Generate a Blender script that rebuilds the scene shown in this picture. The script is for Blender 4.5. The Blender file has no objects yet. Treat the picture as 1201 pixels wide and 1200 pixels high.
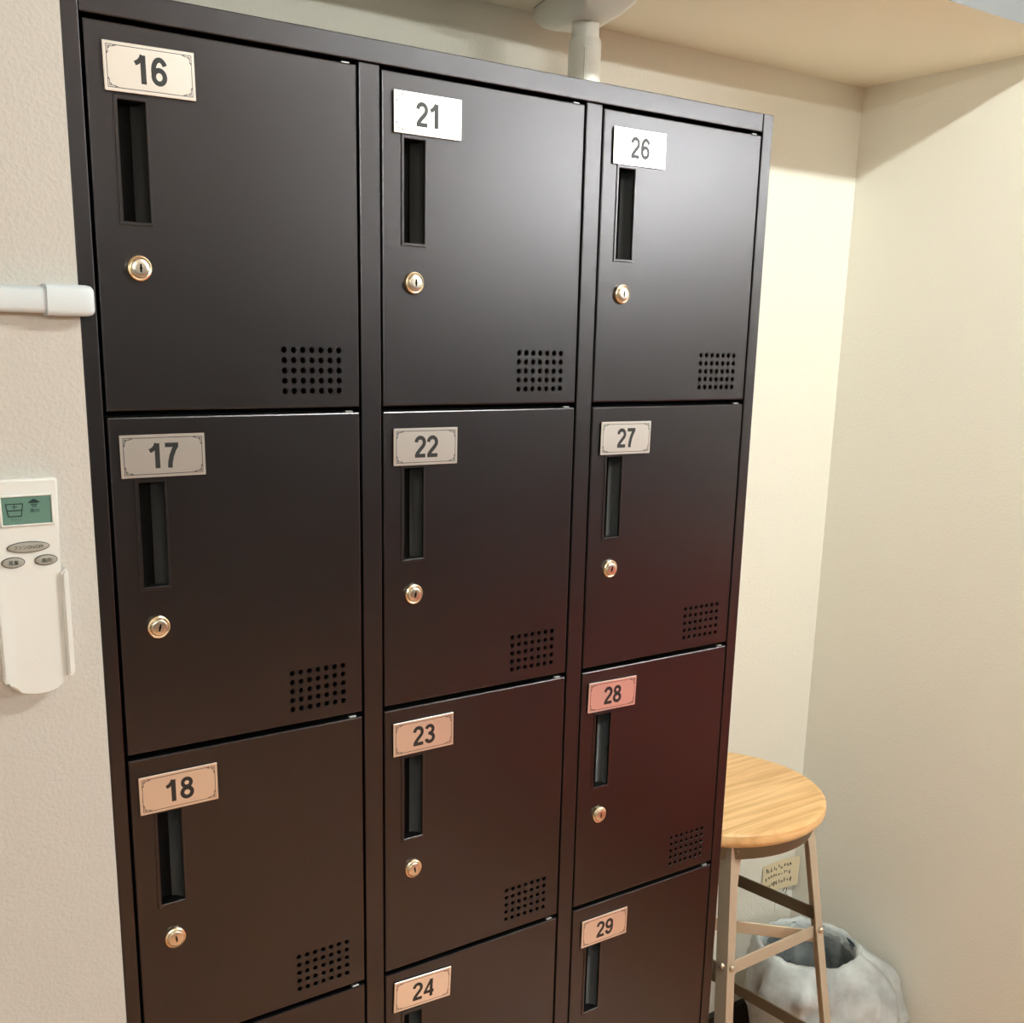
import bpy, bmesh, math, random
from mathutils import Matrix, Vector, noise
PI = math.pi
random.seed(7)
SC = bpy.context.scene
COL = SC.collection

# ------------------------------------------------------------------ camera
H0 = 1.763                                   # height of the top edge of the upper doors
CAM_R = ((0.8170541, -0.5762753, 0.018147), (-0.121705, -0.2031501, -0.9715544), (0.5635694, 0.7916039, -0.2361202))
cam_d = bpy.data.cameras.new('camera'); cam = bpy.data.objects.new('camera', cam_d); COL.objects.link(cam)
cam_d.sensor_fit = 'HORIZONTAL'; cam_d.sensor_width = 36.0
cam_d.lens = 1317.094 / 1201.0 * 36.0
cam_d.shift_x = -(575.763 - 600.5) / 1201.0
cam_d.shift_y = (723.192 - 600.0) / 1201.0
cam_d.clip_start = 0.02
_r, _d, _f = [Vector(v) for v in CAM_R]
M = Matrix((( _r.x, -_d.x, -_f.x, -0.29943), (_r.y, -_d.y, -_f.y, -1.07295), (_r.z, -_d.z, -_f.z, H0 + -0.26737), (0, 0, 0, 1)))
cam.matrix_world = M
SC.camera = cam
# ------------------------------------------------------------------ world, view, lamps
w = bpy.data.worlds.new('world'); SC.world = w; w.use_nodes = True
w.node_tree.nodes['Background'].inputs[0].default_value = (0.9, 0.95, 1, 1)
w.node_tree.nodes['Background'].inputs[1].default_value = 0.15
SC.view_settings.view_transform = 'Standard'; SC.view_settings.look = 'None'
SC.view_settings.gamma = 1.0; SC.view_settings.use_curve_mapping = False
SC.view_settings.exposure = 0.0
TUBE, TUBE_FAR, TUBE_FILL = 345.0, 385.0, 240.0           # emission of the ceiling tube lights; the last is an added fill
# room measures
DEPTH = 0.44; XR = 1.64; CZ = H0 + 0.227; ROOM_Z = 2.42; YB = -4.0; XL = -2.2; XE = 5.4; YR = -.20

# ------------------------------------------------------------------ materials
def mat(name, col, rough=0.5, metal=0.0, spec=0.5, bump=0.0, bscale=200.0, bdist=0.001, noise=0.0, nscale=8.0, rnoise=0.0, emit=0.0, coat=0.0):
    m = bpy.data.materials.new(name); m.use_nodes = True
    nt = m.node_tree; b = nt.nodes['Principled BSDF']
    b.inputs['Base Color'].default_value = (*col, 1); b.inputs['Roughness'].default_value = rough
    b.inputs['Metallic'].default_value = metal; b.inputs['Specular IOR Level'].default_value = spec
    b.inputs['Coat Weight'].default_value = coat
    if emit:
        b.inputs['Emission Color'].default_value = (*col, 1); b.inputs['Emission Strength'].default_value = emit
    tc = nt.nodes.new('ShaderNodeTexCoord')
    if noise or rnoise:
        n = nt.nodes.new('ShaderNodeTexNoise'); n.inputs['Scale'].default_value = nscale; n.inputs['Detail'].default_value = 5
        nt.links.new(tc.outputs['Object'], n.inputs['Vector'])
        if noise:
            r = nt.nodes.new('ShaderNodeValToRGB')
            r.color_ramp.elements[0].position = .3; r.color_ramp.elements[1].position = .7
            r.color_ramp.elements[0].color = (*[c * (1 - noise) for c in col], 1)
            r.color_ramp.elements[1].color = (*[min(1, c * (1 + noise)) for c in col], 1)
            nt.links.new(n.outputs['Fac'], r.inputs['Fac']); nt.links.new(r.outputs['Color'], b.inputs['Base Color'])
        if rnoise:
            mr = nt.nodes.new('ShaderNodeMapRange'); mr.inputs['From Min'].default_value = .35; mr.inputs['From Max'].default_value = .7
            mr.inputs['To Min'].default_value = rough - rnoise; mr.inputs['To Max'].default_value = rough + rnoise
            nt.links.new(n.outputs['Fac'], mr.inputs['Value']); nt.links.new(mr.outputs['Result'], b.inputs['Roughness'])
    if bump:
        n2 = nt.nodes.new('ShaderNodeTexNoise'); n2.inputs['Scale'].default_value = bscale; n2.inputs['Detail'].default_value = 3
        bp = nt.nodes.new('ShaderNodeBump'); bp.inputs['Strength'].default_value = bump; bp.inputs['Distance'].default_value = bdist
        nt.links.new(tc.outputs['Object'], n2.inputs['Vector']); nt.links.new(n2.outputs['Fac'], bp.inputs['Height'])
        nt.links.new(bp.outputs['Normal'], b.inputs['Normal'])
    return m

def wood(name, light, dark, axis_rot, scale, rough, stretch=14.0, planks=0.0):
    m = bpy.data.materials.new(name); m.use_nodes = True; nt = m.node_tree; b = nt.nodes['Principled BSDF']
    b.inputs['Roughness'].default_value = rough
    tc = nt.nodes.new('ShaderNodeTexCoord'); mp = nt.nodes.new('ShaderNodeMapping')
    mp.inputs['Rotation'].default_value = (0, 0, axis_rot); mp.inputs['Scale'].default_value = (scale, scale * stretch, scale * stretch)
    nt.links.new(tc.outputs['Object'], mp.inputs['Vector'])
    n = nt.nodes.new('ShaderNodeTexNoise'); n.inputs['Scale'].default_value = 1.0; n.inputs['Detail'].default_value = 6; n.inputs['Distortion'].default_value = .6
    nt.links.new(mp.outputs['Vector'], n.inputs['Vector'])
    r = nt.nodes.new('ShaderNodeValToRGB'); r.color_ramp.elements[0].position = .33; r.color_ramp.elements[1].position = .62
    r.color_ramp.elements[0].color = (*dark, 1); r.color_ramp.elements[1].color = (*light, 1)
    nt.links.new(n.outputs['Fac'], r.inputs['Fac'])
    out = r.outputs['Color']
    if planks:
        mp2 = nt.nodes.new('ShaderNodeMapping'); mp2.inputs['Rotation'].default_value = (0, 0, axis_rot)
        nt.links.new(tc.outputs['Object'], mp2.inputs['Vector'])
        br = nt.nodes.new('ShaderNodeTexBrick'); br.inputs['Scale'].default_value = 1.0
        br.inputs['Brick Width'].default_value = planks * 9; br.inputs['Row Height'].default_value = planks
        br.inputs['Mortar Size'].default_value = .001; br.inputs['Color1'].default_value = (.84, .84, .84, 1); br.inputs['Color2'].default_value = (1.05, 1.05, 1.05, 1)
        br.inputs['Mortar'].default_value = (.55, .5, .45, 1)
        nt.links.new(mp2.outputs['Vector'], br.inputs['Vector'])
        mx = nt.nodes.new('ShaderNodeMixRGB'); mx.blend_type = 'MULTIPLY'; mx.inputs['Fac'].default_value = 1.0
        nt.links.new(out, mx.inputs['Color1']); nt.links.new(br.outputs['Color'], mx.inputs['Color2']); out = mx.outputs['Color']
    nt.links.new(out, b.inputs['Base Color'])
    bp = nt.nodes.new('ShaderNodeBump'); bp.inputs['Strength'].default_value = .15; bp.inputs['Distance'].default_value = .001
    nt.links.new(n.outputs['Fac'], bp.inputs['Height']); nt.links.new(bp.outputs['Normal'], b.inputs['Normal'])
    return m

def film(name, opacity, col, rough):
    m = bpy.data.materials.new(name); m.use_nodes = True; nt = m.node_tree
    for n in list(nt.nodes): nt.nodes.remove(n)
    o = nt.nodes.new('ShaderNodeOutputMaterial'); tr = nt.nodes.new('ShaderNodeBsdfTransparent'); tr.inputs[0].default_value = (.96, .98, .98, 1)
    df = nt.nodes.new('ShaderNodeBsdfDiffuse'); df.inputs[0].default_value = (*col, 1)
    tl = nt.nodes.new('ShaderNodeBsdfTranslucent'); tl.inputs[0].default_value = (*col, 1)
    gl = nt.nodes.new('ShaderNodeBsdfGlossy'); gl.inputs['Roughness'].default_value = rough
    a1 = nt.nodes.new('ShaderNodeMixShader'); a1.inputs[0].default_value = .22
    nt.links.new(df.outputs[0], a1.inputs[1]); nt.links.new(tl.outputs[0], a1.inputs[2])
    tc = nt.nodes.new('ShaderNodeTexCoord'); nz = nt.nodes.new('ShaderNodeTexNoise'); nz.inputs['Scale'].default_value = 14; nz.inputs['Detail'].default_value = 5
    nt.links.new(tc.outputs['Object'], nz.inputs['Vector'])
    mr = nt.nodes.new('ShaderNodeMapRange'); mr.inputs['From Min'].default_value = .35; mr.inputs['From Max'].default_value = .68
    mr.inputs['To Min'].default_value = max(0, opacity - .22); mr.inputs['To Max'].default_value = min(1, opacity + .22)
    nt.links.new(nz.outputs['Fac'], mr.inputs['Value'])
    a2 = nt.nodes.new('ShaderNodeMixShader'); nt.links.new(mr.outputs['Result'], a2.inputs[0])
    nt.links.new(tr.outputs[0], a2.inputs[1]); nt.links.new(a1.outputs[0], a2.inputs[2])
    fr = nt.nodes.new('ShaderNodeFresnel'); fr.inputs['IOR'].default_value = 1.4
    a3 = nt.nodes.new('ShaderNodeMixShader'); nt.links.new(fr.outputs[0], a3.inputs[0])
    nt.links.new(a2.outputs[0], a3.inputs[1]); nt.links.new(gl.outputs[0], a3.inputs[2])
    bp = nt.nodes.new('ShaderNodeBump'); bp.inputs['Strength'].default_value = .5; bp.inputs['Distance'].default_value = .01
    nt.links.new(nz.outputs['Fac'], bp.inputs['Height'])
    for s in (df, tl, gl, fr): nt.links.new(bp.outputs['Normal'], s.inputs['Normal'])
    nt.links.new(a3.outputs[0], o.inputs['Surface'])
    return m

WALL = mat('cream_wallpaper', (.86, .835, .755), .75, bump=.35, bscale=230, bdist=.0022, spec=.25)
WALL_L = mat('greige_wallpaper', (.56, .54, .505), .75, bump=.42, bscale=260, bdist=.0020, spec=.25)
CEIL = mat('cream_soffit_paint', (.86, .80, .66), .8, spec=.2)
FASCIA = mat('dimmed_fascia_grey', (.16, .163, .168), .7, spec=.2)  # grey instead of white: weaker light put into the colour
WHITEP = mat('white_ceiling_paint', (.82, .82, .81), .8, spec=.2)
BLACK = mat('black_powder_coat', (.0022, .0022, .0024), .295, spec=.78, bump=.08, bscale=1500, bdist=.0003, rnoise=.008, nscale=5)
BLACK.node_tree.nodes['Principled BSDF'].inputs['Specular Tint'].default_value = (.98, .93, 1.0, 1)
BLACKP = mat('black_recess_plastic', (.030, .031, .031), .46, spec=.5)
DARK = mat('locker_inside_black', (.004, .004, .004), .9, spec=.1)
PLATE = mat('brushed_silver_plate', (.90, .87, .83), .30, metal=.88, bump=.04, bscale=700, bdist=.0002)
INK = mat('dark_grey_ink', (.020, .020, .021), .42, spec=.35)
BRASS = mat('brass_ring', (.82, .70, .50), .27, metal=1.0)
NICKEL = mat('nickel_face', (.80, .74, .64), .28, metal=1.0)
HINGE = mat('grey_hinge_steel', (.34, .35, .35), .45, metal=.5)
SEATW = wood('light_wood_seat', (.82, .53, .25), (.60, .33, .125), 0.25, 4.2, .40, stretch=20)
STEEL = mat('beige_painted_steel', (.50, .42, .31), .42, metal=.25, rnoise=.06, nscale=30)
APRON_SHADE = mat('brown_steel_apron_shade', (.15, .115, .07), .45, metal=.4)  # brown steel of the seat ring; on stretchers, seat shade as colour
BOLT = mat('bolt_steel', (.60, .53, .42), .3, metal=.9)
PVC = mat('white_plastic', (.67, .735, .78), .35, spec=.5)
POLEM = mat('ivory_plastic', (.82, .80, .73), .4, spec=.4)
REMOTE = mat('ivory_white_remote_plastic', (.76, .77, .75), .38, spec=.4)
LCD = mat('green_grey_lcd', (.125, .235, .195), .25, spec=.5)
LCDINK = mat('lcd_dark_segments', (.010, .032, .030), .4, spec=.3)
BTN = mat('grey_rubber_button', (.36, .35, .31), .5)
BTNRIM = mat('dark_button_rim', (.05, .05, .048), .5)
BIN = mat('slate_blue_bin_plastic', (.035, .075, .095), .35)
FILM = film('thin_white_bag_film', .77, (.88, .95, .97), .3)
FILM2 = film('clear_bag_liner_film', .30, (.80, .88, .90), .18)
NOTE = mat('cream_note_paper', (.80, .68, .46), .8)
NOTE2 = mat('white_note_paper', (.84, .83, .78), .8)
PEN = mat('pen_ink', (.07, .06, .05), .6)
BASEB = mat('black_brown_baseboard', (.012, .010, .009), .5)
FLOORM = wood('red_brown_wood_floor', (.78, .42, .23), (.63, .315, .16), 0.0, 1.6, .35, stretch=12, planks=.12)
LAMP = mat('lamp_tube', (.93, 1.0, .935), .5, emit=TUBE)
LAMP_FILL = mat('fill_tube_left', (.96, 1.0, .93), .5, emit=TUBE_FILL)  # fill tube, no such lamp known in the room
LAMPF = mat('lamp_tube_far', (.945, 1.0, .97), .5, emit=TUBE_FAR)
LAMPW = mat('lamp_housing_white', (.85, .85, .85), .5)
REDF = mat('red_reflection_upholstery', (.72, .145, .10), .7)

# ------------------------------------------------------------------ mesh helpers
def tagit(o, label=None, cat=None, group=None, kind=None):
    for k, v in (('label', label), ('category', cat), ('group', group), ('kind', kind)):
        if v: o[k] = v
    return o
def link(name, mesh, mats, parent=None, smooth=False, loc=None):
    for m in (mats if isinstance(mats, (list, tuple)) else [mats]):
        if not any(s is m for s in mesh.materials): mesh.materials.append(m)
    if smooth:
        for p in mesh.polygons: p.use_smooth = True
    o = bpy.data.objects.new(name, mesh); COL.objects.link(o)
    if parent: o.parent = parent
    if loc: o.location = loc
    return o
def obj(name, bm, mats, parent=None, smooth=False, loc=None, auto=None):
    bmesh.ops.recalc_face_normals(bm, faces=bm.faces)
    me = bpy.data.meshes.new(name); bm.to_mesh(me); bm.free()
    if auto is not None:
        for p in me.polygons: p.use_smooth = True
        me.set_sharp_from_angle(angle=math.radians(auto))
    return link(name, me, mats, parent, smooth, loc)
def thing(name, label, cat, loc=(0, 0, 0), group=None):
    o = bpy.data.objects.new(name, None); o.empty_display_size = .05; COL.objects.link(o); o.location = loc
    return tagit(o, label, cat, group)
def box(bm, x0, x1, y0, y1, z0, z1, bev=0.0, seg=2, mi=0):
    t = bmesh.new()
    r = bmesh.ops.create_cube(t, size=1.0)
    for v in t.verts:
        v.co = Vector(((x0 + x1) / 2 + v.co.x * (x1 - x0), (y0 + y1) / 2 + v.co.y * (y1 - y0), (z0 + z1) / 2 + v.co.z * (z1 - z0)))
    if bev: bmesh.ops.bevel(t, geom=list(t.edges), offset=bev, segments=seg, profile=.5, affect='EDGES')
    join(bm, t, mi)
def join(bm, t, mi=0, mtx=None):
    mp = {}
    for v in t.verts: mp[v] = bm.verts.new(mtx @ v.co if mtx else v.co)
    for f in t.faces:
        try:
            nf = bm.faces.new([mp[v] for v in f.verts]); nf.material_index = mi; nf.smooth = f.smooth
        except ValueError: pass
    t.free()
def bar(bm, a, b, wdt, thk, up=Vector((0, 0, 1)), bev=.0008):
    """flat bar from a to b: width along up, thickness across"""
    a, b = Vector(a), Vector(b); d = (b - a); L = d.length; x = d.normalized(); y = up.cross(x).normalized(); z = x.cross(y)
    t = bmesh.new(); bmesh.ops.create_cube(t, size=1.0)
    for v in t.verts: v.co = Vector((v.co.x * L, v.co.y * thk, v.co.z * wdt))
    if bev: bmesh.ops.bevel(t, geom=list(t.edges), offset=bev, segments=1, affect='EDGES')
    m = Matrix((x, y, z)).transposed().to_4x4(); m.translation = (a + b) / 2
    join(bm, t, 0, m)
def lathe(bm, prof, n=24, axis='z', org=(0, 0, 0), mi=0):
    """prof: list of (r, h); axis z: height up.  axis y: h along +y"""
    rings = []
    for r, h in prof:
        if r < 1e-6:
            c = (0, 0, h) if axis == 'z' else (0, h, 0)
            rings.append([bm.verts.new(Vector(c) + Vector(org))])
        else:
            ring = []
            for i in range(n):
                a = 2 * PI * i / n
                c = (r * math.cos(a), r * math.sin(a), h) if axis == 'z' else (r * math.cos(a), h, r * math.sin(a))
                ring.append(bm.verts.new(Vector(c) + Vector(org)))
            rings.append(ring)
    for A, B in zip(rings, rings[1:]):
        for i in range(n):
            j = (i + 1) % n
            if len(A) == 1 and len(B) == 1: continue
            if len(A) == 1: f = bm.faces.new((A[0], B[i], B[j]))
            elif len(B) == 1: f = bm.faces.new((A[i], B[0], A[j]))
            else: f = bm.faces.new((A[i], B[i], B[j], A[j]))
            f.material_index = mi
def poly(bm, pts, y, thick=0.0, mi=0):
    """polygon in the xz plane facing -y; thick extrudes towards +y"""
    A = [bm.verts.new((x, y, z)) for x, z in pts]
    f = bm.faces.new(A); f.material_index = mi
    if thick:
        B = [bm.verts.new((x, y + thick, z)) for x, z in pts]
        bm.faces.new(list(reversed(B))).material_index = mi
        n = len(A)
        for i in range(n): bm.faces.new((A[i], B[i], B[(i + 1) % n], A[(i + 1) % n])).material_index = mi
def stroke(bm, pts, wd, y, mi=0):
    for (x0, z0), (x1, z1) in zip(pts, pts[1:]):
        dx, dz = x1 - x0, z1 - z0; L = math.hypot(dx, dz) or 1e-9; nx, nz = -dz / L * wd / 2, dx / L * wd / 2
        ex, ez = dx / L * wd * .3, dz / L * wd * .3
        poly(bm, [(x0 - ex + nx, z0 - ez + nz), (x0 - ex - nx, z0 - ez - nz), (x1 + ex - nx, z1 + ez - nz), (x1 + ex + nx, z1 + ez + nz)], y, 0, mi)
def text_bm(bm, s, cx, cz, y, height, width=None, bold=0.0, ang=0.0, mi=0, shear=0.0):
    """flat lettering in the xz plane, centred on (cx, cz), cap height `height`, optional total width"""
    cu = bpy.data.curves.new('txt', 'FONT'); cu.body = s; cu.size = 1.0; cu.offset = bold; cu.fill_mode = 'FRONT'; cu.resolution_u = 5; cu.shear = shear
    o = bpy.data.objects.new('txt', cu); COL.objects.link(o)
    dg = bpy.context.evaluated_depsgraph_get(); dg.update()
    me = bpy.data.meshes.new_from_object(o.evaluated_get(dg))
    bpy.data.objects.remove(o); bpy.data.curves.remove(cu)
    if not me.vertices: return
    xs = [v.co.x for v in me.vertices]; ys = [v.co.y for v in me.vertices]
    x0, x1, y0, y1 = min(xs), max(xs), min(ys), max(ys)
    sz = height / (y1 - y0); sx = (width / (x1 - x0)) if width else sz
    ca, sa = math.cos(ang), math.sin(ang); vs = []
    for v in me.vertices:
        px, pz = (v.co.x - (x0 + x1) / 2) * sx, (v.co.y - (y0 + y1) / 2) * sz
        vs.append(bm.verts.new((cx + px * ca - pz * sa, y, cz + px * sa + pz * ca)))
    for p in me.polygons:
        try: bm.faces.new([vs[i] for i in p.vertices]).material_index = mi
        except ValueError: pass
    bpy.data.meshes.remove(me)

# ------------------------------------------------------------------ the setting
def struct(name, x0, x1, y0, y1, z0, z1, m):
    bm = bmesh.new(); box(bm, x0, x1, y0, y1, z0, z1)
    return tagit(obj(name, bm, m), kind='structure')
struct('floor', XL, XE, YB, DEPTH, -.05, 0, FLOORM)
struct('wall_back', .0015, XR + .1, DEPTH, DEPTH + .1, 0, ROOM_Z, WALL)
struct('wall_right', XR, XR + .1, YR, DEPTH, 0, ROOM_Z, WALL)
struct('wall_left', XL, .0015, -.003, DEPTH + .1, 0, ROOM_Z, WALL_L)
struct('wall_end', XL - .1, XL, YB, DEPTH, 0, ROOM_Z, WALL)
struct('wall_corner', XR + .1, XE, YR, YR + .1, 0, ROOM_Z, WALL)
struct('wall_far_end', XE, XE + .1, YB, YR + .1, 0, ROOM_Z, WALL)
struct('wall_front', XL, XE, YB - .1, YB, 0, ROOM_Z, WALL)
struct('ceiling', XL, XE, YB, .012, ROOM_Z, ROOM_Z + .05, WHITEP)
# lowered ceiling of the alcove: its underside and the fascia towards the room
bm = bmesh.new(); box(bm, .0015, XR, .012, DEPTH, CZ, ROOM_Z + .05)
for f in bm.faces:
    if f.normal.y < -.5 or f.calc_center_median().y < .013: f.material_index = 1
tagit(obj('trim_1', bm, [CEIL, FASCIA]), kind='structure')
struct('dark_reflection_panel', XL, XE, YB, YB + .02, .05, 2.0, BASEB)  # added unseen dark panel, keeps the mid-height door reflections black
struct('baseboard_back', .91, XR, DEPTH - .014, DEPTH, 0, .062, BASEB)
struct('baseboard_right', XR - .008, XR, YR, DEPTH - .014, 0, .062, BASEB)
struct('baseboard_left', XL, .0015, -.011, -.003, 0, .062, BASEB)

def ceiling_light(cx, cy, ln, label, lm_):
    t = thing('ceiling_light', label, 'lamp', (cx, cy, ROOM_Z), 'ceiling tube lights outside the frame')
    bm = bmesh.new(); box(bm, -ln / 2 - .02, ln / 2 + .02, -.035, .035, -.03, 0, .004)
    obj('housing', bm, LAMPW, t)
    bm = bmesh.new(); lathe(bm, [(0, -ln / 2), (.016, -ln / 2), (.016, ln / 2), (0, ln / 2)], 16, 'z')
    for v in bm.verts: v.co = Vector((v.co.z, v.co.y, v.co.x - .048))
    obj('tube', bm, lm_, t, True)
    for s in (-1, 1):
        bm = bmesh.new(); box(bm, s * ln / 2 - .012, s * ln / 2 + .012, -.012, .012, -.07, -.025, .003); obj('socket', bm, LAMPW, t)
ceiling_light(1.13, -.95, .62, 'short white ceiling tube light just in front of the alcove', LAMP)
ceiling_light(3.8, -3.35, 1.6, 'long white ceiling tube light in the wider part of the room on the right', LAMPF)
ceiling_light(-.6, -3.55, 1.2, 'added white fill tube light at the far left of the room', LAMP_FILL)  # added lamp, lifts the wall strip above the locker
sofa = thing('sofa', 'added red sofa just outside the frame, put there for the red reflection in the doors', 'sofa', (2.15, -1.3, 0))  # made-up unseen sofa, supplies red for the lower right doors to mirror
bm = bmesh.new(); box(bm, -.36, .14, -.70, .70, .26, .44, .04, 3); obj('added_seat_cushion', bm, REDF, sofa, auto=40)
bm = bmesh.new(); box(bm, .15, .33, -.70, .70, .12, .88, .05, 3); obj('added_backrest', bm, REDF, sofa, auto=40)
bm = bmesh.new(); box(bm, -.35, .14, -.69, .69, .06, .255, .01); obj('added_base', bm, REDF, sofa)
for sy in (-1, 1):
    bm = bmesh.new(); box(bm, -.36, .30, min(sy * .705, sy * .82), max(sy * .705, sy * .82), .06, .58, .04, 3); obj('added_armrest', bm, REDF, sofa, auto=40)
for sx in (-1, 1):
    for sy in (-1, 1):
        bm = bmesh.new(); box(bm, sx * .27 - .02, sx * .27 + .02, sy * .76 - .02, sy * .76 + .02, 0, .062); obj('leg', bm, BASEB, sofa)  # legs of the added sofa

# ------------------------------------------------------------------ the locker cabinet
S, MU, DW, PITCH, DH = .0207, .0291, .2668, .341, .3352
LX0, LX1, LTOP, LDEP = .0025, .9, H0 + .027, .40
locker = thing('locker_cabinet', 'black steel locker cabinet with fifteen numbered doors standing in the alcove', 'locker', (0, 0, 0))
bm = bmesh.new(); box(bm, LX0, S - .003, 0, LDEP, 0, LTOP, .0012); obj('side_panel', bm, BLACK, locker)
bm = bmesh.new(); box(bm, .9 - S + .0022, LX1, 0, LDEP, 0, LTOP, .0012); obj('side_panel', bm, BLACK, locker)
bm = bmesh.new(); box(bm, S - .0025, .9 - S + .0012, 0, LDEP, H0 + .0042, LTOP - .0003, .0012); obj('top_panel', bm, BLACK, locker)
for k in (0, 1):
    x1 = S + k * (DW + MU) + DW
    bm = bmesh.new(); box(bm, x1 + .003, x1 + MU - .0022, 0.0003, LDEP - .016, .06, H0 + .0034, .0012); obj('divider', bm, BLACK, locker)
bm = bmesh.new(); box(bm, S - .003, .9 - S + .0022, LDEP - .014, LDEP - .001, 0, H0 + .004); obj('back_panel', bm, DARK, locker)
bm = bmesh.new(); box(bm, S - .0025, .9 - S + .0018, .004, LDEP - .016, 0, .058, .0012); obj('plinth', bm, BLACK, locker)
for r in range(4):
    zt = H0 - r * PITCH - DH
    for c in range(3):
        x0 = S + c * (DW + MU)
        bm = bmesh.new(); box(bm, x0 - .001, x0 + DW + .002, .020, LDEP - .016, zt - .010, zt + .002); obj('shelf', bm, DARK, locker)

VX, VZ, VPX, VPZ, VR = .1813, -.2772, .0103, -.01025, .00305    # vent: first hole, pitch, radius
SX0, SX1, SZ0, SZ1 = .0240, .0517, -.0595, -.1668               # cut-out for the handle
def door_mesh():
    bm = bmesh.new(); b = .0016
    vx0, vx1 = VX - VPX / 2, VX + 6.5 * VPX; vz0, vz1 = VZ - VPZ / 2, VZ + 4.5 * VPZ
    xs = [b, SX0, SX1, vx0, vx1, DW - b]; zs = [-b, SZ0, SZ1, vz0, vz1, -DH + b]
    for i in range(5):
        for j in range(5):
            if (i == 1 and j == 1) or (i == 3 and j == 3): continue
            bm.faces.new([bm.verts.new((x, 0, z)) for x, z in ((xs[i], zs[j]), (xs[i], zs[j + 1]), (xs[i + 1], zs[j + 1]), (xs[i + 1], zs[j]))])
    N = 12
    for i in range(7):
        for j in range(5):
            cx, cz = VX + i * VPX, VZ + j * VPZ; out, inn, mid, back = [], [], [], []
            for k in range(N):
                a = 2 * PI * k / N + PI / 4; c, s = math.cos(a), math.sin(a); q = max(abs(c), abs(s))
                out.append(bm.verts.new((cx + c / q * VPX / 2, 0, cz + s / q * abs(VPZ) / 2)))
                inn.append(bm.verts.new((cx + c * VR * 1.10, 0, cz + s * VR * 1.10))); mid.append(bm.verts.new((cx + c * VR * .93, .0007, cz + s * VR * .93)))
                back.append(bm.verts.new((cx + c * VR * .93, .0018, cz + s * VR * .93)))
            for k in range(N):
                l = (k + 1) % N
                for A, B in ((out, inn), (inn, mid), (mid, back)): bm.faces.new((A[k], A[l], B[l], B[k]))
    loops = [(b, 0), (b * .293, b * .293), (0, b), (0, .018)]
    rings = []
    for ins, y in loops:
        rings.append([bm.verts.new((x, y, z)) for x, z in ((ins, -ins), (ins, -DH + ins), (DW - ins, -DH + ins), (DW - ins, -ins))])
    for A, B in zip(rings, rings[1:]):
        for k in range(4): bm.faces.new((A[k], A[(k + 1) % 4], B[(k + 1) % 4], B[k]))
    # inner sheet behind the vents (dark, with clearance)
    bm.faces.new([bm.verts.new((x, .0178, z)) for x, z in ((.004, -.004), (.004, -DH + .004), (DW - .004, -DH + .004), (DW - .004, -.004))]).material_index = 1
    for f in bm.faces:
        f.normal_update()
    me = bpy.data.meshes.new('door'); bm.to_mesh(me); bm.free()
    return me
def recess_mesh():
    bm = bmesh.new(); y = -.0012; lw = .0030
    ox0, ox1, oz0, oz1 = .0223, .0533, -.0582, -.1685
    ix0, ix1, iz0, iz1 = ox0 + .0036, ox1 - .0022, oz0 - .004, oz1 + .0034
    O = [(ox0, oz0), (ox0, oz1), (ox1, oz1), (ox1, oz0)]; I = [(ix0, iz0), (ix0, iz1), (ix1, iz1), (ix1, iz0)]
    def ring(P, yy, g=0.0):
        c = ((P[0][0] + P[2][0]) / 2, (P[0][1] + P[2][1]) / 2)
        return [bm.verts.new((x + (g if x < c[0] else -g), yy, z + (-g if z > c[1] else g))) for x, z in P]
    R = [ring(O, 0), ring(O, y * .6), ring(O, y, .0006), ring(I, y, -.0006), ring(I, y * .6), ring(I, .002)]
    for A, B in zip(R, R[1:]):
        for k in range(4): bm.faces.new((A[k], A[(k + 1) % 4], B[(k + 1) % 4], B[k]))
    # curved right-hand wall, then a deep pocket
    N = 8; prof = []; CW_ = .0092
    for k in range(N + 1):
        a = PI / 2 * k / N
        prof.append((ix1 - CW_ * (1 - math.cos(a)), .002 + .0125 * math.sin(a)))
    prof += [(ix1 - CW_, .017), (ix0 - .001, .017), (ix0 - .001, .002)]
    A = [bm.verts.new((x, yy, iz0)) for x, yy in prof]; B = [bm.verts.new((x, yy, iz1)) for x, yy in prof]
    for k in range(len(prof) - 1):
        f = bm.faces.new((A[k], A[k + 1], B[k + 1], B[k]))
        f.smooth = k < N
        if k < N: f.material_index = 2
        if k >= N: f.material_index = 1
    bm.faces.new(A).material_index = 1; bm.faces.new(B)
    me = bpy.data.meshes.new('handle_recess')
    bm.to_mesh(me); bm.free(); return me
def lock_mesh():
    bm = bmesh.new()
    lathe(bm, [(.0118, .0), (.0118, -.0022), (.0112, -.0036), (.0100, -.0043), (.0089, -.0040)], 28, 'y')
    lathe(bm, [(.0089, -.0040), (.0087, -.0032), (.0085, -.0050), (.0080, -.0058), (.0074, -.0061), (.0040, -.0062), (0, -.0062)], 28, 'y', mi=1)
    bmesh.ops.remove_doubles(bm, verts=bm.verts, dist=1e-6); bmesh.ops.recalc_face_normals(bm, faces=bm.faces)
    me = bpy.data.meshes.new('lock'); bm.to_mesh(me); bm.free(); return me
def keyhole_mesh():
    bm = bmesh.new(); c = [(.0022 * math.cos(2 * PI * k / 14), .0006 + .0022 * math.sin(2 * PI * k / 14)) for k in range(14)]
    ring = [(.0030 * math.cos(2 * PI * k / 18), .0030 * math.sin(2 * PI * k / 18)) for k in range(18)]
    poly(bm, [(-.0008, -.0035), (.0008, -.0035), (.0008, .0036), (-.0008, .0036)], -.0065, .0006)
    poly(bm, [(.0014 * math.cos(2 * PI * k / 12), .0012 * math.sin(2 * PI * k / 12)) for k in range(12)], -.00652, .0006)
    me = bpy.data.meshes.new('keyhole'); bm.to_mesh(me); bm.free(); return me
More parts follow.
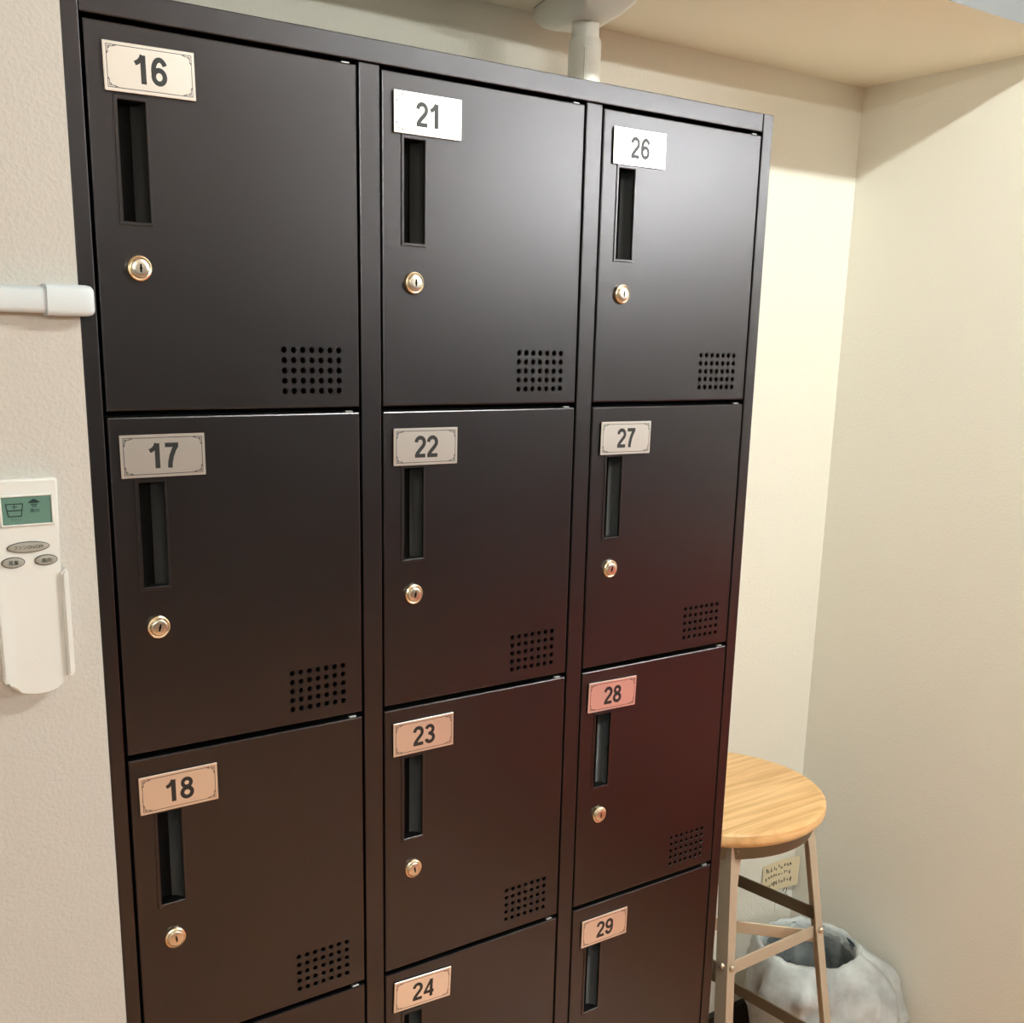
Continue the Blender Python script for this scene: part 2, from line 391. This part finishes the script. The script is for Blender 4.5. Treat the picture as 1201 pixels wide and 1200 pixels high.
def band(bm, pts, wd, y):
    n = len(pts); A, B = [], []
    closed = pts[0] == pts[-1]
    for i in range(n):
        p0 = pts[i - 1] if i else (pts[-2] if closed else pts[0]); p1 = pts[i + 1] if i < n - 1 else (pts[1] if closed else pts[-1])
        dx, dz = p1[0] - p0[0], p1[1] - p0[1]; L = math.hypot(dx, dz); nx, nz = -dz / L * wd / 2, dx / L * wd / 2
        A.append(bm.verts.new((pts[i][0] + nx, y, pts[i][1] + nz))); B.append(bm.verts.new((pts[i][0] - nx, y, pts[i][1] - nz)))
    for i in range(n - 1): bm.faces.new((A[i], B[i], B[i + 1], A[i + 1]))
def arc(cx, cz, rx, rz, a0, a1, n=16):
    return [(cx + rx * math.cos(math.radians(a0 + (a1 - a0) * k / n)), cz + rz * math.sin(math.radians(a0 + (a1 - a0) * k / n))) for k in range(n + 1)]
def ring_(cx, cz, rx, rz):
    P = arc(cx, cz, rx, rz, 0, 360, 28); P[-1] = P[0]; return P
SIX = [(ring_(.280, .320, .190, .235), .165), (arc(.305, .50, .215, .417, 200, 32, 18), .165)]
GLYPH = {'0': [(ring_(.28, .5, .19, .417), .17)],
         '1': [([(.345, 0), (.345, 1)], .185), ([(.07, .695), (.17, .75), (.25, .83), (.29, .90), (.325, 1.0)], .15)],
         '2': [(arc(.285, .695, .195, .222, 178, -28, 14) + [(.40, .50), (.27, .35), (.15, .20), (.105, .09)], .165), ([(.03, .08), (.53, .08)], .16)],
         '3': [(arc(.275, .725, .175, .192, 165, -80, 14), .16), (arc(.275, .29, .195, .21, 88, -168, 16), .165), ([(.20, .525), (.30, .525)], .14)],
         '4': [([(.43, 0), (.43, 1)], .17), ([(.40, .93), (.08, .31)], .13), ([(.02, .29), (.57, .29)], .155)],
         '5': [([(.13, .92), (.51, .92)], .155), ([(.155, .95), (.105, .46)], .14), (arc(.275, .325, .20, .245, 140, -165, 16), .165)],
         '6': SIX, '9': [([(.565 - a, 1 - b) for a, b in P], t) for P, t in SIX],
         '7': [([(.04, .92), (.53, .92)], .16), ([(.46, .90), (.36, .72), (.27, .48), (.215, .22), (.20, 0)], .175)],
         '8': [(ring_(.28, .735, .165, .184), .155), (ring_(.28, .29, .195, .21), .165)]}
def digits(bm, s, y, height=.0238, pitch=.0160):
    for k, ch in enumerate(s):
        ox = (k - (len(s) - 1) / 2) * pitch - .28 * height * 1.13
        for gi, (P, t) in enumerate(GLYPH[ch]):
            band(bm, [(ox + a * height * 1.13, (b - .5) * height) for a, b in P], t * height * 1.1, y - .00002 * gi)
PW, PH = .0832, .0408
def plate_mesh():
    bm = bmesh.new(); box(bm, -PW / 2, PW / 2, -.0028, -.0013, -PH / 2, PH / 2, .0004, 1)
    me = bpy.data.meshes.new('number_plate'); bm.to_mesh(me); bm.free(); return me
def print_mesh(num):
    bm = bmesh.new(); y = -.00286
    digits(bm, str(num), y)
    hx, hz, c = PW / 2 - .0031, PH / 2 - .0031, .0064; t = .00056
    stroke(bm, [(-hx + c, hz), (hx - c, hz)], t, y); stroke(bm, [(-hx + c, -hz), (hx - c, -hz)], t, y)
    stroke(bm, [(-hx, hz - c), (-hx, -hz + c)], t, y); stroke(bm, [(hx, hz - c), (hx, -hz + c)], t, y)
    for sx in (-1, 1):
        for sz in (-1, 1):
            P = lambda *q: [(sx * (hx - a), sz * (hz - b)) for a, b in q]
            stroke(bm, P((c, 0), (0, 0), (0, c)), t, y)
            stroke(bm, P((c, 0), (c, .0014), (.0014, .0014), (.0014, c), (0, c)), t, y)
            stroke(bm, P((.0028, .0014), (.0028, .0028), (.0014, .0028)), t, y)
            stroke(bm, P((c, .0007), (c + .0022, .0007)), t, y); stroke(bm, P((.0007, c), (.0007, c + .0012)), t, y)
    me = bpy.data.meshes.new('printed_number'); bm.to_mesh(me); bm.free(); return me
def hinge_mesh():
    bm = bmesh.new(); box(bm, -.006, .003, .0012, .006, -.0004, .0017, .0006, 1)
    me = bpy.data.meshes.new('hinge_pin'); bm.to_mesh(me); bm.free(); return me
PLACE = {16: (.0565, -.0358, .0127), 21: (.0541, -.0376, 0), 26: (.0559, -.038, .006), 17: (.0512, -.0369, .0035), 22: (.0532, -.0389, -.004),
         27: (.0546, -.0389, -.007), 18: (.0501, -.0394, .005), 23: (.0519, -.0368, .003), 28: (.0515, -.0367, -.018), 24: (.0520, -.0340, -.04), 29: (.0567, -.0401, -.008)}
dm, rm, lm, km, pm, hm = door_mesh(), recess_mesh(), lock_mesh(), keyhole_mesh(), plate_mesh(), hinge_mesh()
for p in lm.polygons: p.use_smooth = True
lm.set_sharp_from_angle(angle=math.radians(35))
for c in range(3):
    for r in range(5):
        num = 16 + 5 * c + r
        x0, z0 = S + c * (DW + MU), H0 - r * PITCH
        d = link('door', dm, [BLACK, DARK], locker, loc=(x0, 0, z0)); d['label'] = 'black locker door number %d' % num
        link('handle_recess', rm, [BLACK, DARK, BLACKP], d)
        link('lock', lm, [BRASS, NICKEL], d, loc=(.0376, 0, -.2058))
        k = link('keyhole', km, DARK, d, loc=(.0376, 0, -.2058)); k.rotation_euler = (0, .12 * ((num * 7) % 5 - 2), 0)
        px, pz, a = PLACE.get(num, (.0530, -.038, 0))
        pl = link('number_plate', pm, PLATE, d, loc=(px, 0, pz)); pl.rotation_euler = (0, -a, 0)
        pr = link('printed_number', print_mesh(num), INK, d, loc=(px, 0, pz)); pr.rotation_euler = (0, -a, 0)
        link('hinge_pin', hm, HINGE, d, loc=(DW - .010, 0, 0))

# ------------------------------------------------------------------ white tension pole on the locker
pole = thing('tension_pole', 'ivory plastic tension pole between the locker top and the lowered ceiling', 'pole', (.842, .32, LTOP))
top = CZ - LTOP
bm = bmesh.new(); lathe(bm, [(0, 0), (.040, 0), (.040, .008), (.026, .014), (0, .014)], 32); obj('foot', bm, POLEM, pole, auto=35)
bm = bmesh.new(); lathe(bm, [(0, .012), (.024, .012), (.024, top - .064), (.0225, top - .060), (0, top - .060)], 40)
obj('sleeve', bm, POLEM, pole, auto=35)
bm = bmesh.new(); lathe(bm, [(0, top - .066), (.0200, top - .066), (.0200, top - .036), (0, top - .036)], 40); obj('inner_tube', bm, POLEM, pole, auto=35)
bm = bmesh.new(); ra = math.radians(236); 
box(bm, -.003, .003, -.0012, .003, .014, top - .074, .001, 2)
rb = obj('rib', bm, POLEM, pole); rb.location = (.0243 * math.cos(ra), .0243 * math.sin(ra), 0); rb.rotation_euler = (0, 0, ra + PI / 2)
# ceiling pad: long plate with rounded corners, narrower below
def rrect(hx, hy, r, n=6):
    P = []
    for sx, sy, a0 in ((1, 1, 0), (-1, 1, PI / 2), (-1, -1, PI), (1, -1, 3 * PI / 2)):
        for k in range(n + 1):
            a = a0 + PI / 2 * k / n; P.append((sx * (hx - r) + r * math.cos(a), sy * (hy - r) + r * math.sin(a)))
    return P
bm = bmesh.new(); lay = []
for hx, hy, z in ((.047, .098, top - .0012), (.0475, .0985, top - .006), (.0475, .0985, top - .013), (.040, .086, top - .027), (.030, .060, top - .037), (.020, .020, top - .038)):
    lay.append([bm.verts.new((x, y, z)) for x, y in rrect(hx, hy, min(hx, hy) * .2)])
for A, B in zip(lay, lay[1:]):
    for i in range(len(A)): bm.faces.new((A[i], A[(i + 1) % len(A)], B[(i + 1) % len(A)], B[i]))
bm.faces.new(lay[0]); bm.faces.new(lay[-1])
pad = obj('ceiling_pad', bm, POLEM, pole, auto=40); pad.rotation_euler = (0, 0, math.radians(-16))
bm = bmesh.new(); P = rrect(.0465, .0975, .0095); A = [bm.verts.new((x, y, top)) for x, y in P]; B = [bm.verts.new((x, y, top - .0012)) for x, y in P]
bm.faces.new(A); bm.faces.new(B)
for i in range(len(A)): bm.faces.new((A[i], A[(i + 1) % len(A)], B[(i + 1) % len(A)], B[i]))
rp = obj('gap_shade_sheet', bm, BTNRIM, pole); rp.rotation_euler = (0, 0, math.radians(-16))  # dark sheet in place of the shaded gap at the ceiling

# ------------------------------------------------------------------ cable duct on the left wall
duct = thing('cable_duct', 'white plastic cable duct running along the left wall to the locker edge', 'duct', (-.5, -.003, 1.526))
def ductprof(h, d, r):
    return [(-h, 0), (-h, -d + r), (-h + r * .4, -d + r * .3), (-h + r, -d), (h - r, -d), (h - r * .4, -d + r * .3), (h, -d + r), (h, 0)]
def extr(bm, prof, x0, x1, end=0.0):
    rings = []
    for x, sc in ([(x0, 1), (x1 - end, 1)] + ([(x1 - end * .3, .93), (x1, .80)] if end else [(x1, 1)])):
        rings.append([bm.verts.new((x, yy * (1 - (1 - sc) * .6), z * sc)) for z, yy in prof])
    for A, B in zip(rings, rings[1:]):
        for i in range(len(prof)): bm.faces.new((A[i], A[(i + 1) % len(prof)], B[(i + 1) % len(prof)], B[i]))
    bm.faces.new(rings[0]); bm.faces.new(rings[-1])
bm = bmesh.new(); extr(bm, ductprof(.0112, .016, .004), -1.2, .490); obj('duct_cover', bm, PVC, duct, auto=50)
bm = bmesh.new(); extr(bm, ductprof(.0134, .0180, .0045), .4695, .5105, .006); obj('end_cap', bm, PVC, duct, auto=50)

# ------------------------------------------------------------------ wall remote
rem = thing('wall_remote', 'ivory wall remote with green display in a holder left of the locker', 'remote', (-.062, -.003, 1.27))
RC = -.0622
bm = bmesh.new(); pts = [(-.0285, .101), (.0285, .101), (.0268, -.080)]
n = 14
body = [(-.0268, .0995), (-.0275 + .001, .1015), (.0275, .1015), (.0292, .0995), (.0265, .012), (.0285, -.078), (.0275, -.083)]
for k in range(1, n): a = PI * k / n; body.append((.0005 + .0270 * math.cos(a), -.083 - .0145 * math.sin(a)))
body += [(-.0275, -.083), (-.0285, -.078), (-.0265, .012)]
body = [(x, z) for x, z in body]
t = bmesh.new(); poly(t, body, -.0175, .0174)
bmesh.ops.bevel(t, geom=[e for e in t.edges if all(v.co.y < -.017 for v in e.verts)], offset=.0022, segments=3, affect='EDGES')
join(bm, t); obj('body', bm, REMOTE, rem, auto=40)
for s in (-1, 1):
    bm = bmesh.new(); t = bmesh.new()
    poly(t, [(s * .0252, .0145), (s * .0298, .019), (s * .0318, .0145), (s * .0318, -.080), (s * .0300, -.0835), (s * .0252, -.0835)], -.0225, .0224)
    bmesh.ops.recalc_face_normals(t, faces=t.faces); bmesh.ops.bevel(t, geom=[e for e in t.edges if all(v.co.y < -.02 for v in e.verts)], offset=.0018, segments=2, affect='EDGES')
    join(bm, t); obj('holder_rail', bm, REMOTE, rem, auto=40)
bm = bmesh.new(); box(bm, -.0205, .0217, -.0179, -.0165, .0612, .0858, .0003, 1)
lcd = obj('display', bm, LCD, rem)
bm = bmesh.new()
for a, b2, c2, d2 in ((-.0223, .0235, .0858, .0875), (-.0223, .0235, .0595, .0612)): box(bm, a, b2, -.0192, -.0170, c2, d2, .0005, 1)
for a, b2 in ((-.0223, -.0205), (.0217, .0235)): box(bm, a, b2, -.0192, -.0170, .0595, .0875, .0005, 1)
obj('display_bezel', bm, REMOTE, rem)
bm = bmesh.new(); y = -.01795; ox, oz = -.0097, .0738
tz = [(-.0072, .0058), (.0072, .0058), (.0055, -.0052), (-.0055, -.0052)]
stroke(bm, tz + [tz[0]], .0010, y); stroke(bm, [(-.0062, .0), (.0062, .0)], .0011, y)
stroke(bm, [(0, .005), (0, .0015)], .0007, y); stroke(bm, [(-.0025, .0033), (.0025, .0033)], .0007, y)
for v in bm.verts: v.co.x += ox; v.co.z += oz
text_bm(bm, 'ファン', ox + .0006, .0655, y, .0026, .0090)
hx = .0072
poly(bm, [(hx - .0048, .0797), (hx - .0048, .0806), (hx - .0012, .0832), (hx + .0012, .0832), (hx + .0048, .0806), (hx + .0048, .0797)], y)
stroke(bm, [(hx - .0026, .0785), (hx + .0026, .0785)], .0009, y); stroke(bm, [(hx - .0018, .0768), (hx + .0018, .0768)], .0009, y)
text_bm(bm, '風向', hx + .0001, .0730, y, .0034, .0082, bold=.01)
obj('display_print', bm, LCDINK, lcd)
def button(cx, cz, w_, h_, s, th, tw):
    bm = bmesh.new(); n = 32
    def ell(k, y): return [bm.verts.new((cx + k * w_ / 2 * math.cos(2 * PI * i / n), y, cz + k ** .5 * h_ / 2 * math.sin(2 * PI * i / n))) for i in range(n)]
    R = [ell(1.0, -.0170), ell(1.0, -.0186), ell(.93, -.0194), ell(.6, -.0197)]
    for A, B in zip(R, R[1:]):
        for i in range(n): bm.faces.new((A[i], A[(i + 1) % n], B[(i + 1) % n], B[i]))
    bm.faces.new(R[-1]); b_ = obj('button', bm, BTN, rem, auto=50)
    bm = bmesh.new()
    for A, B in ((1.05, 1.0),):
        pass
    text_bm(bm, s, cx, cz, -.0199, th, tw, bold=.008); obj('button_print', bm, LCDINK, b_)
    bm = bmesh.new(); n2 = 40
    def el2(k, y): return [bm.verts.new((cx + (w_ / 2 + k) * math.cos(2 * PI * i / n2), y, cz + (h_ / 2 + k) * math.sin(2 * PI * i / n2))) for i in range(n2)]
    R = [el2(.0007, -.0172), el2(.0007, -.0181), el2(0, -.0181)]
    for A, B in zip(R, R[1:]):
        for i in range(n2): bm.faces.new((A[i], A[(i + 1) % n2], B[(i + 1) % n2], B[i]))
    obj('button_rim', bm, BTNRIM, b_)
button(-.0006, .0403, .0357, .0088, 'ファンON/OFF', .0034, .0250)
button(.0138, .0273, .0190, .0086, '風向', .0042, .0085)
button(-.0145, .0272, .0190, .0086, '風量', .0042, .0085)
bm = bmesh.new(); rr = random.Random(3); x = -.0120                  # faint embossed mark, not legible in the photograph
for k in range(6):
    wv = .0030
    P = [(x + wv * .5 + wv * .42 * math.cos(a), -.0655 + .0016 * math.sin(a)) for a in [rr.uniform(0, 2) + 5.0 * i / 6 for i in range(7)]]
    for (xa, za), (xb, zb) in zip(P, P[1:]): bar(bm, (xa, -.0176, za), (xb, -.0176, zb), .0005, .0004, Vector((0, 1, 0)), 0)
    x += .0038
obj('embossed_mark', bm, REMOTE, rem)

# ------------------------------------------------------------------ stool
SCX, SCY, SZT = 1.0976, .2107, H0 - 1.02
stool = thing('round_stool', 'round light wood stool with beige steel legs between locker and right wall', 'stool', (SCX, SCY, 0))
bm = bmesh.new(); R_ = .1972; T = .027
lathe(bm, [(0, SZT), (R_ - .010, SZT), (R_ - .0045, SZT - .0015), (R_ - .001, SZT - .005), (R_, SZT - .010), (R_, SZT - .017), (R_ - .002, SZT - .022), (R_ - .007, SZT - T), (0, SZT - T)], 72)
obj('seat', bm, SEATW, stool, auto=30)
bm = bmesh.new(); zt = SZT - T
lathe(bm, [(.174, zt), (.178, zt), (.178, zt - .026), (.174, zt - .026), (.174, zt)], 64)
obj('seat_ring', bm, APRON_SHADE, stool, auto=30)
A0, R0, KS, FW = math.radians(-125), .1825, .165, .022
def leg_pt(i, z):
    a = A0 + i * PI / 2; r = R0 + (KS if i < 2 else .05) * (.71 - z); return Vector((r * math.cos(a), r * math.sin(a), z))
for i in range(4):
    a = A0 + i * PI / 2; inn = a + PI; bm = bmesh.new(); t_ = .0025
    rows = []
    for z in (zt - .001, 0.0):
        c = leg_pt(i, z); u = Vector((math.cos(inn - PI / 4), math.sin(inn - PI / 4), 0)); v = Vector((math.cos(inn + PI / 4), math.sin(inn + PI / 4), 0))
        w_ = FW * (1.45 if z > .5 else 1.0)
        rows.append([bm.verts.new(q) for q in (c + v * FW, c, c + u * FW, c + u * FW + v * t_, c + u * t_ + v * t_, c + v * FW + u * t_)])
    for k in range(6): bm.faces.new((rows[0][k], rows[0][(k + 1) % 6], rows[1][(k + 1) % 6], rows[1][k]))
    bm.faces.new(rows[0]); bm.faces.new(rows[1])
    lg = obj('leg', bm, STEEL, stool)
    # gusset at the top, bolted to the ring
    u = Vector((math.cos(inn - PI / 4), math.sin(inn - PI / 4), 0)); v = Vector((math.cos(inn + PI / 4), math.sin(inn + PI / 4), 0))
    bm = bmesh.new()
    for d, o_ in ((u, -v), (v, -u)):
        ca = leg_pt(i, zt - .001); cb = leg_pt(i, zt - .075)
        P = [ca + d * FW, ca + d * (FW + .012), cb + d * FW]; Q = [q - o_ * t_ for q in P]
        Av = [bm.verts.new(q) for q in P]; Bv = [bm.verts.new(q) for q in Q]
        bm.faces.new(Av); bm.faces.new(Bv)
        for k in range(3): bm.faces.new((Av[k], Av[(k + 1) % 3], Bv[(k + 1) % 3], Bv[k]))
    obj('gusset', bm, STEEL, lg)
    bm = bmesh.new(); c = leg_pt(i, 0); box(bm, c.x - .016, c.x + .016, c.y - .016, c.y + .016, 0, .006, .002); obj('foot_pad', bm, BTNRIM, lg)
def bolt(pos, nrm, parent, r=.0062):
    bm = bmesh.new(); lathe(bm, [(r, 0), (r, .0015), (r * .8, .0042), (r * .4, .0056), (0, .006)], 14)
    q = Vector((0, 0, 1)).rotation_difference(Vector(nrm).normalized()).to_matrix().to_4x4(); q.translation = pos
    for v in bm.verts: v.co = q @ v.co
    obj('bolt', bm, BOLT, parent, True)
def dirs(i):
    inn = A0 + i * PI / 2 + PI
    return Vector((math.cos(inn - PI / 4), math.sin(inn - PI / 4), 0)), Vector((math.cos(inn + PI / 4), math.sin(inn + PI / 4), 0))
def rail(i, zi, j, zj, name='stretcher', m=STEEL, off=.012, wd=.0235):
    ui, vi = dirs(i); uj, vj = dirs(j)
    a = leg_pt(i, zi) + (ui + vi) * off * .7; b = leg_pt(j, zj) + (uj + vj) * off * .7
    bm = bmesh.new(); bar(bm, a, b, wd, .004); return obj(name, bm, m, stool)
rail(0, .505, 1, .468); rail(1, .500, 2, .52, m=APRON_SHADE); rail(2, .468, 3, .505); rail(3, .52, 0, .50)  # darker side bar: shade under the seat put into its colour
rail(1, .455, 3, .50)
rail(2, .30, 1, .24, m=APRON_SHADE); rail(0, .24, 3, .30, m=APRON_SHADE)  # low side bars also carry the shade as a dark colour
for i, z in ((0, .512), (1, .468), (2, .468), (3, .505)):
    u, v = dirs(i); lp = leg_pt(i, z)
    bolt(lp + u * .011 - v * .0005, -v, stool); bolt(lp + v * .011 - u * .0005 + Vector((0, 0, .004)), -u, stool)
for i in range(4):
    u, v = dirs(i); lp = leg_pt(i, zt - .012); bolt(lp + u * .018 - v * .0005, -v, stool)

# ------------------------------------------------------------------ waste bin and its bag
BX, BY, BH = 1.462, .248, .30
binn = thing('waste_bin', 'small slate blue round waste bin in the corner, lined with a bag', 'bin', (BX, BY, 0))
bm = bmesh.new(); lathe(bm, [(0, 0), (.078, 0), (.080, .003), (.098, BH - .004), (.100, BH), (.0965, BH), (.0945, BH - .01), (.077, .006), (0, .006)], 40)
obj('bin_body', bm, BIN, binn, auto=35)
bag = thing('bin_bag', 'thin white translucent plastic bag hanging over the rim of the waste bin', 'bag', (BX, BY, 0))
NT = 96; rr = random.Random(11)
ph = [rr.uniform(0, 6.28) for _ in range(8)]
def fold(th, s):
    return sum(math.sin(th * k + ph[i] + s * (1.2 * i - 2)) * a for i, (k, a) in enumerate(((3, .25), (5, .3), (8, .35), (13, .35), (19, .3), (29, .22)))) / 1.2
def skirt_r(th, s):
    """s 0 at the rim .. 1 at the hem"""
    front_right = math.exp(-((((th - math.radians(-48) + PI) % (2 * PI)) - PI) / .85) ** 2)
    left = math.exp(-((((th - math.radians(200) + PI) % (2 * PI)) - PI) / .6) ** 2)
    belly = math.sin(PI * min(1, s * 1.15)) ** .8 if s < .87 else 0
    r = .1045 + .022 * math.sin(PI * s) - .012 * s
    r += front_right * (.105 * (1 - math.exp(-3.2 * s)))
    r += left * .030 * math.exp(-((s - .22) / .2) ** 2)
    return r + .0095 * fold(th, s * 2) * min(1, s * 4 + .12)
bm = bmesh.new(); rings = []; NS = 22
for r_, z_ in ((.0915, BH - .020), (.0945, BH - .004), (.0985, BH + .0065)):
    rings.append([bm.verts.new(((r_ + .0015 * fold(2 * PI * k / NT, 0)) * math.cos(2 * PI * k / NT), (r_ + .0015 * fold(2 * PI * k / NT, 0)) * math.sin(2 * PI * k / NT), z_ + .004 * fold(2 * PI * k / NT + 1, 0))) for k in range(NT)])
for q in range(NS + 1):
    s = q / NS; ring = []
    for k in range(NT):
        th = 2 * PI * k / NT; r = skirt_r(th, s)
        z = BH + .005 - s * (.235 + .03 * math.sin(th * 2 + 1)) + .004 * fold(th + 1, s)
        cr = noise.turbulence(Vector((math.cos(th) * r * 9, math.sin(th) * r * 9, z * 9 + 3)), 3, True) - .45
        r += cr * .022 * min(1, s * 5); z += cr * .006
        x, y_ = r * math.cos(th), r * math.sin(th)
        x = min(x, XR - .008 - BX); y_ = min(y_, DEPTH - .012 - BY)
        ring.append(bm.verts.new((x, y_, max(z, .012))))
    rings.append(ring)
for A, B in zip(rings, rings[1:]):
    for k in range(NT): bm.faces.new((A[k], A[(k + 1) % NT], B[(k + 1) % NT], B[k]))
obj('outer_skirt', bm, FILM, bag, True)
bm = bmesh.new(); rings = []
for q in range(15):
    s = q / 14; ring = []
    for k in range(NT):
        th = 2 * PI * k / NT
        r = (.1045 if q == 0 else .0935 - .016 * s) + (0 if q == 0 else .0035 * fold(th + 2, s * 2.5) - .003) * (1 if q else 0)
        ring.append(bm.verts.new((r * math.cos(th), r * math.sin(th), BH + .005 + .004 * fold(th + 1, 0) * (1 if q == 0 else .3) - s * .27)))
    rings.append(ring)
for A, B in zip(rings, rings[1:]):
    for k in range(NT): bm.faces.new((A[k], A[(k + 1) % NT], B[(k + 1) % NT], B[k]))
bm.faces.new(rings[-1])
obj('inner_liner', bm, FILM2, bag, True)

# ------------------------------------------------------------------ notes on the back wall
note = thing('sticky_note', 'small cream handwritten paper note stuck low on the back wall corner', 'note', (1.588, DEPTH, .343))
bm = bmesh.new(); NX = 10
def npos(u, v): return (-.058 + .108 * u, -.003 - .012 * u ** 3, -.036 + .072 * v + .004 * u)
V = [[bm.verts.new(npos(i / NX, j / 3)) for j in range(4)] for i in range(NX + 1)]
for i in range(NX):
    for j in range(3): bm.faces.new((V[i][j], V[i + 1][j], V[i + 1][j + 1], V[i][j + 1]))
pap = obj('paper', bm, NOTE, note, True)
bm = bmesh.new(); rr = random.Random(5)
for ln in range(3):
    u = .08; v = .80 - ln * .27
    while u < .80:
        hgt = rr.uniform(.10, .2); P = [(u + rr.uniform(0, .05), v + rr.uniform(-.5, .5) * hgt) for _ in range(4)]
        P3 = []
        for a, b2 in P:
            q = npos(a, b2 + .02 * a); P3.append(Vector((q[0], q[1] - .0006, q[2])))
        for a, b2 in zip(P3, P3[1:]): bar(bm, a, b2, .0019, .0004, Vector((0, 0, 1)) if abs((b2 - a).normalized().z) < .9 else Vector((1, 0, 0)), 0)
        u += rr.uniform(.055, .085)
obj('handwriting', bm, PEN, pap)
tagn = thing('paper_tag', 'small white paper tag with one pen mark just under the cream note', 'note', (1.602, DEPTH, .295))
bm = bmesh.new(); box(bm, -.02, .035, -.0016, -.0006, -.04, .022); tp = obj('paper', bm, NOTE2, tagn)
bm = bmesh.new()
P = [(.002, .004), (.008, .012), (.014, .010), (.015, .002), (.011, -.004), (.017, -.008), (.016, -.016)]
for (a, b2), (c2, d2) in zip(P, P[1:]): bar(bm, (a, -.0019, b2), (c2, -.0019, d2), .0024, .0004, Vector((0, 1, 0)), 0)
obj('pen_mark', bm, PEN, tp)
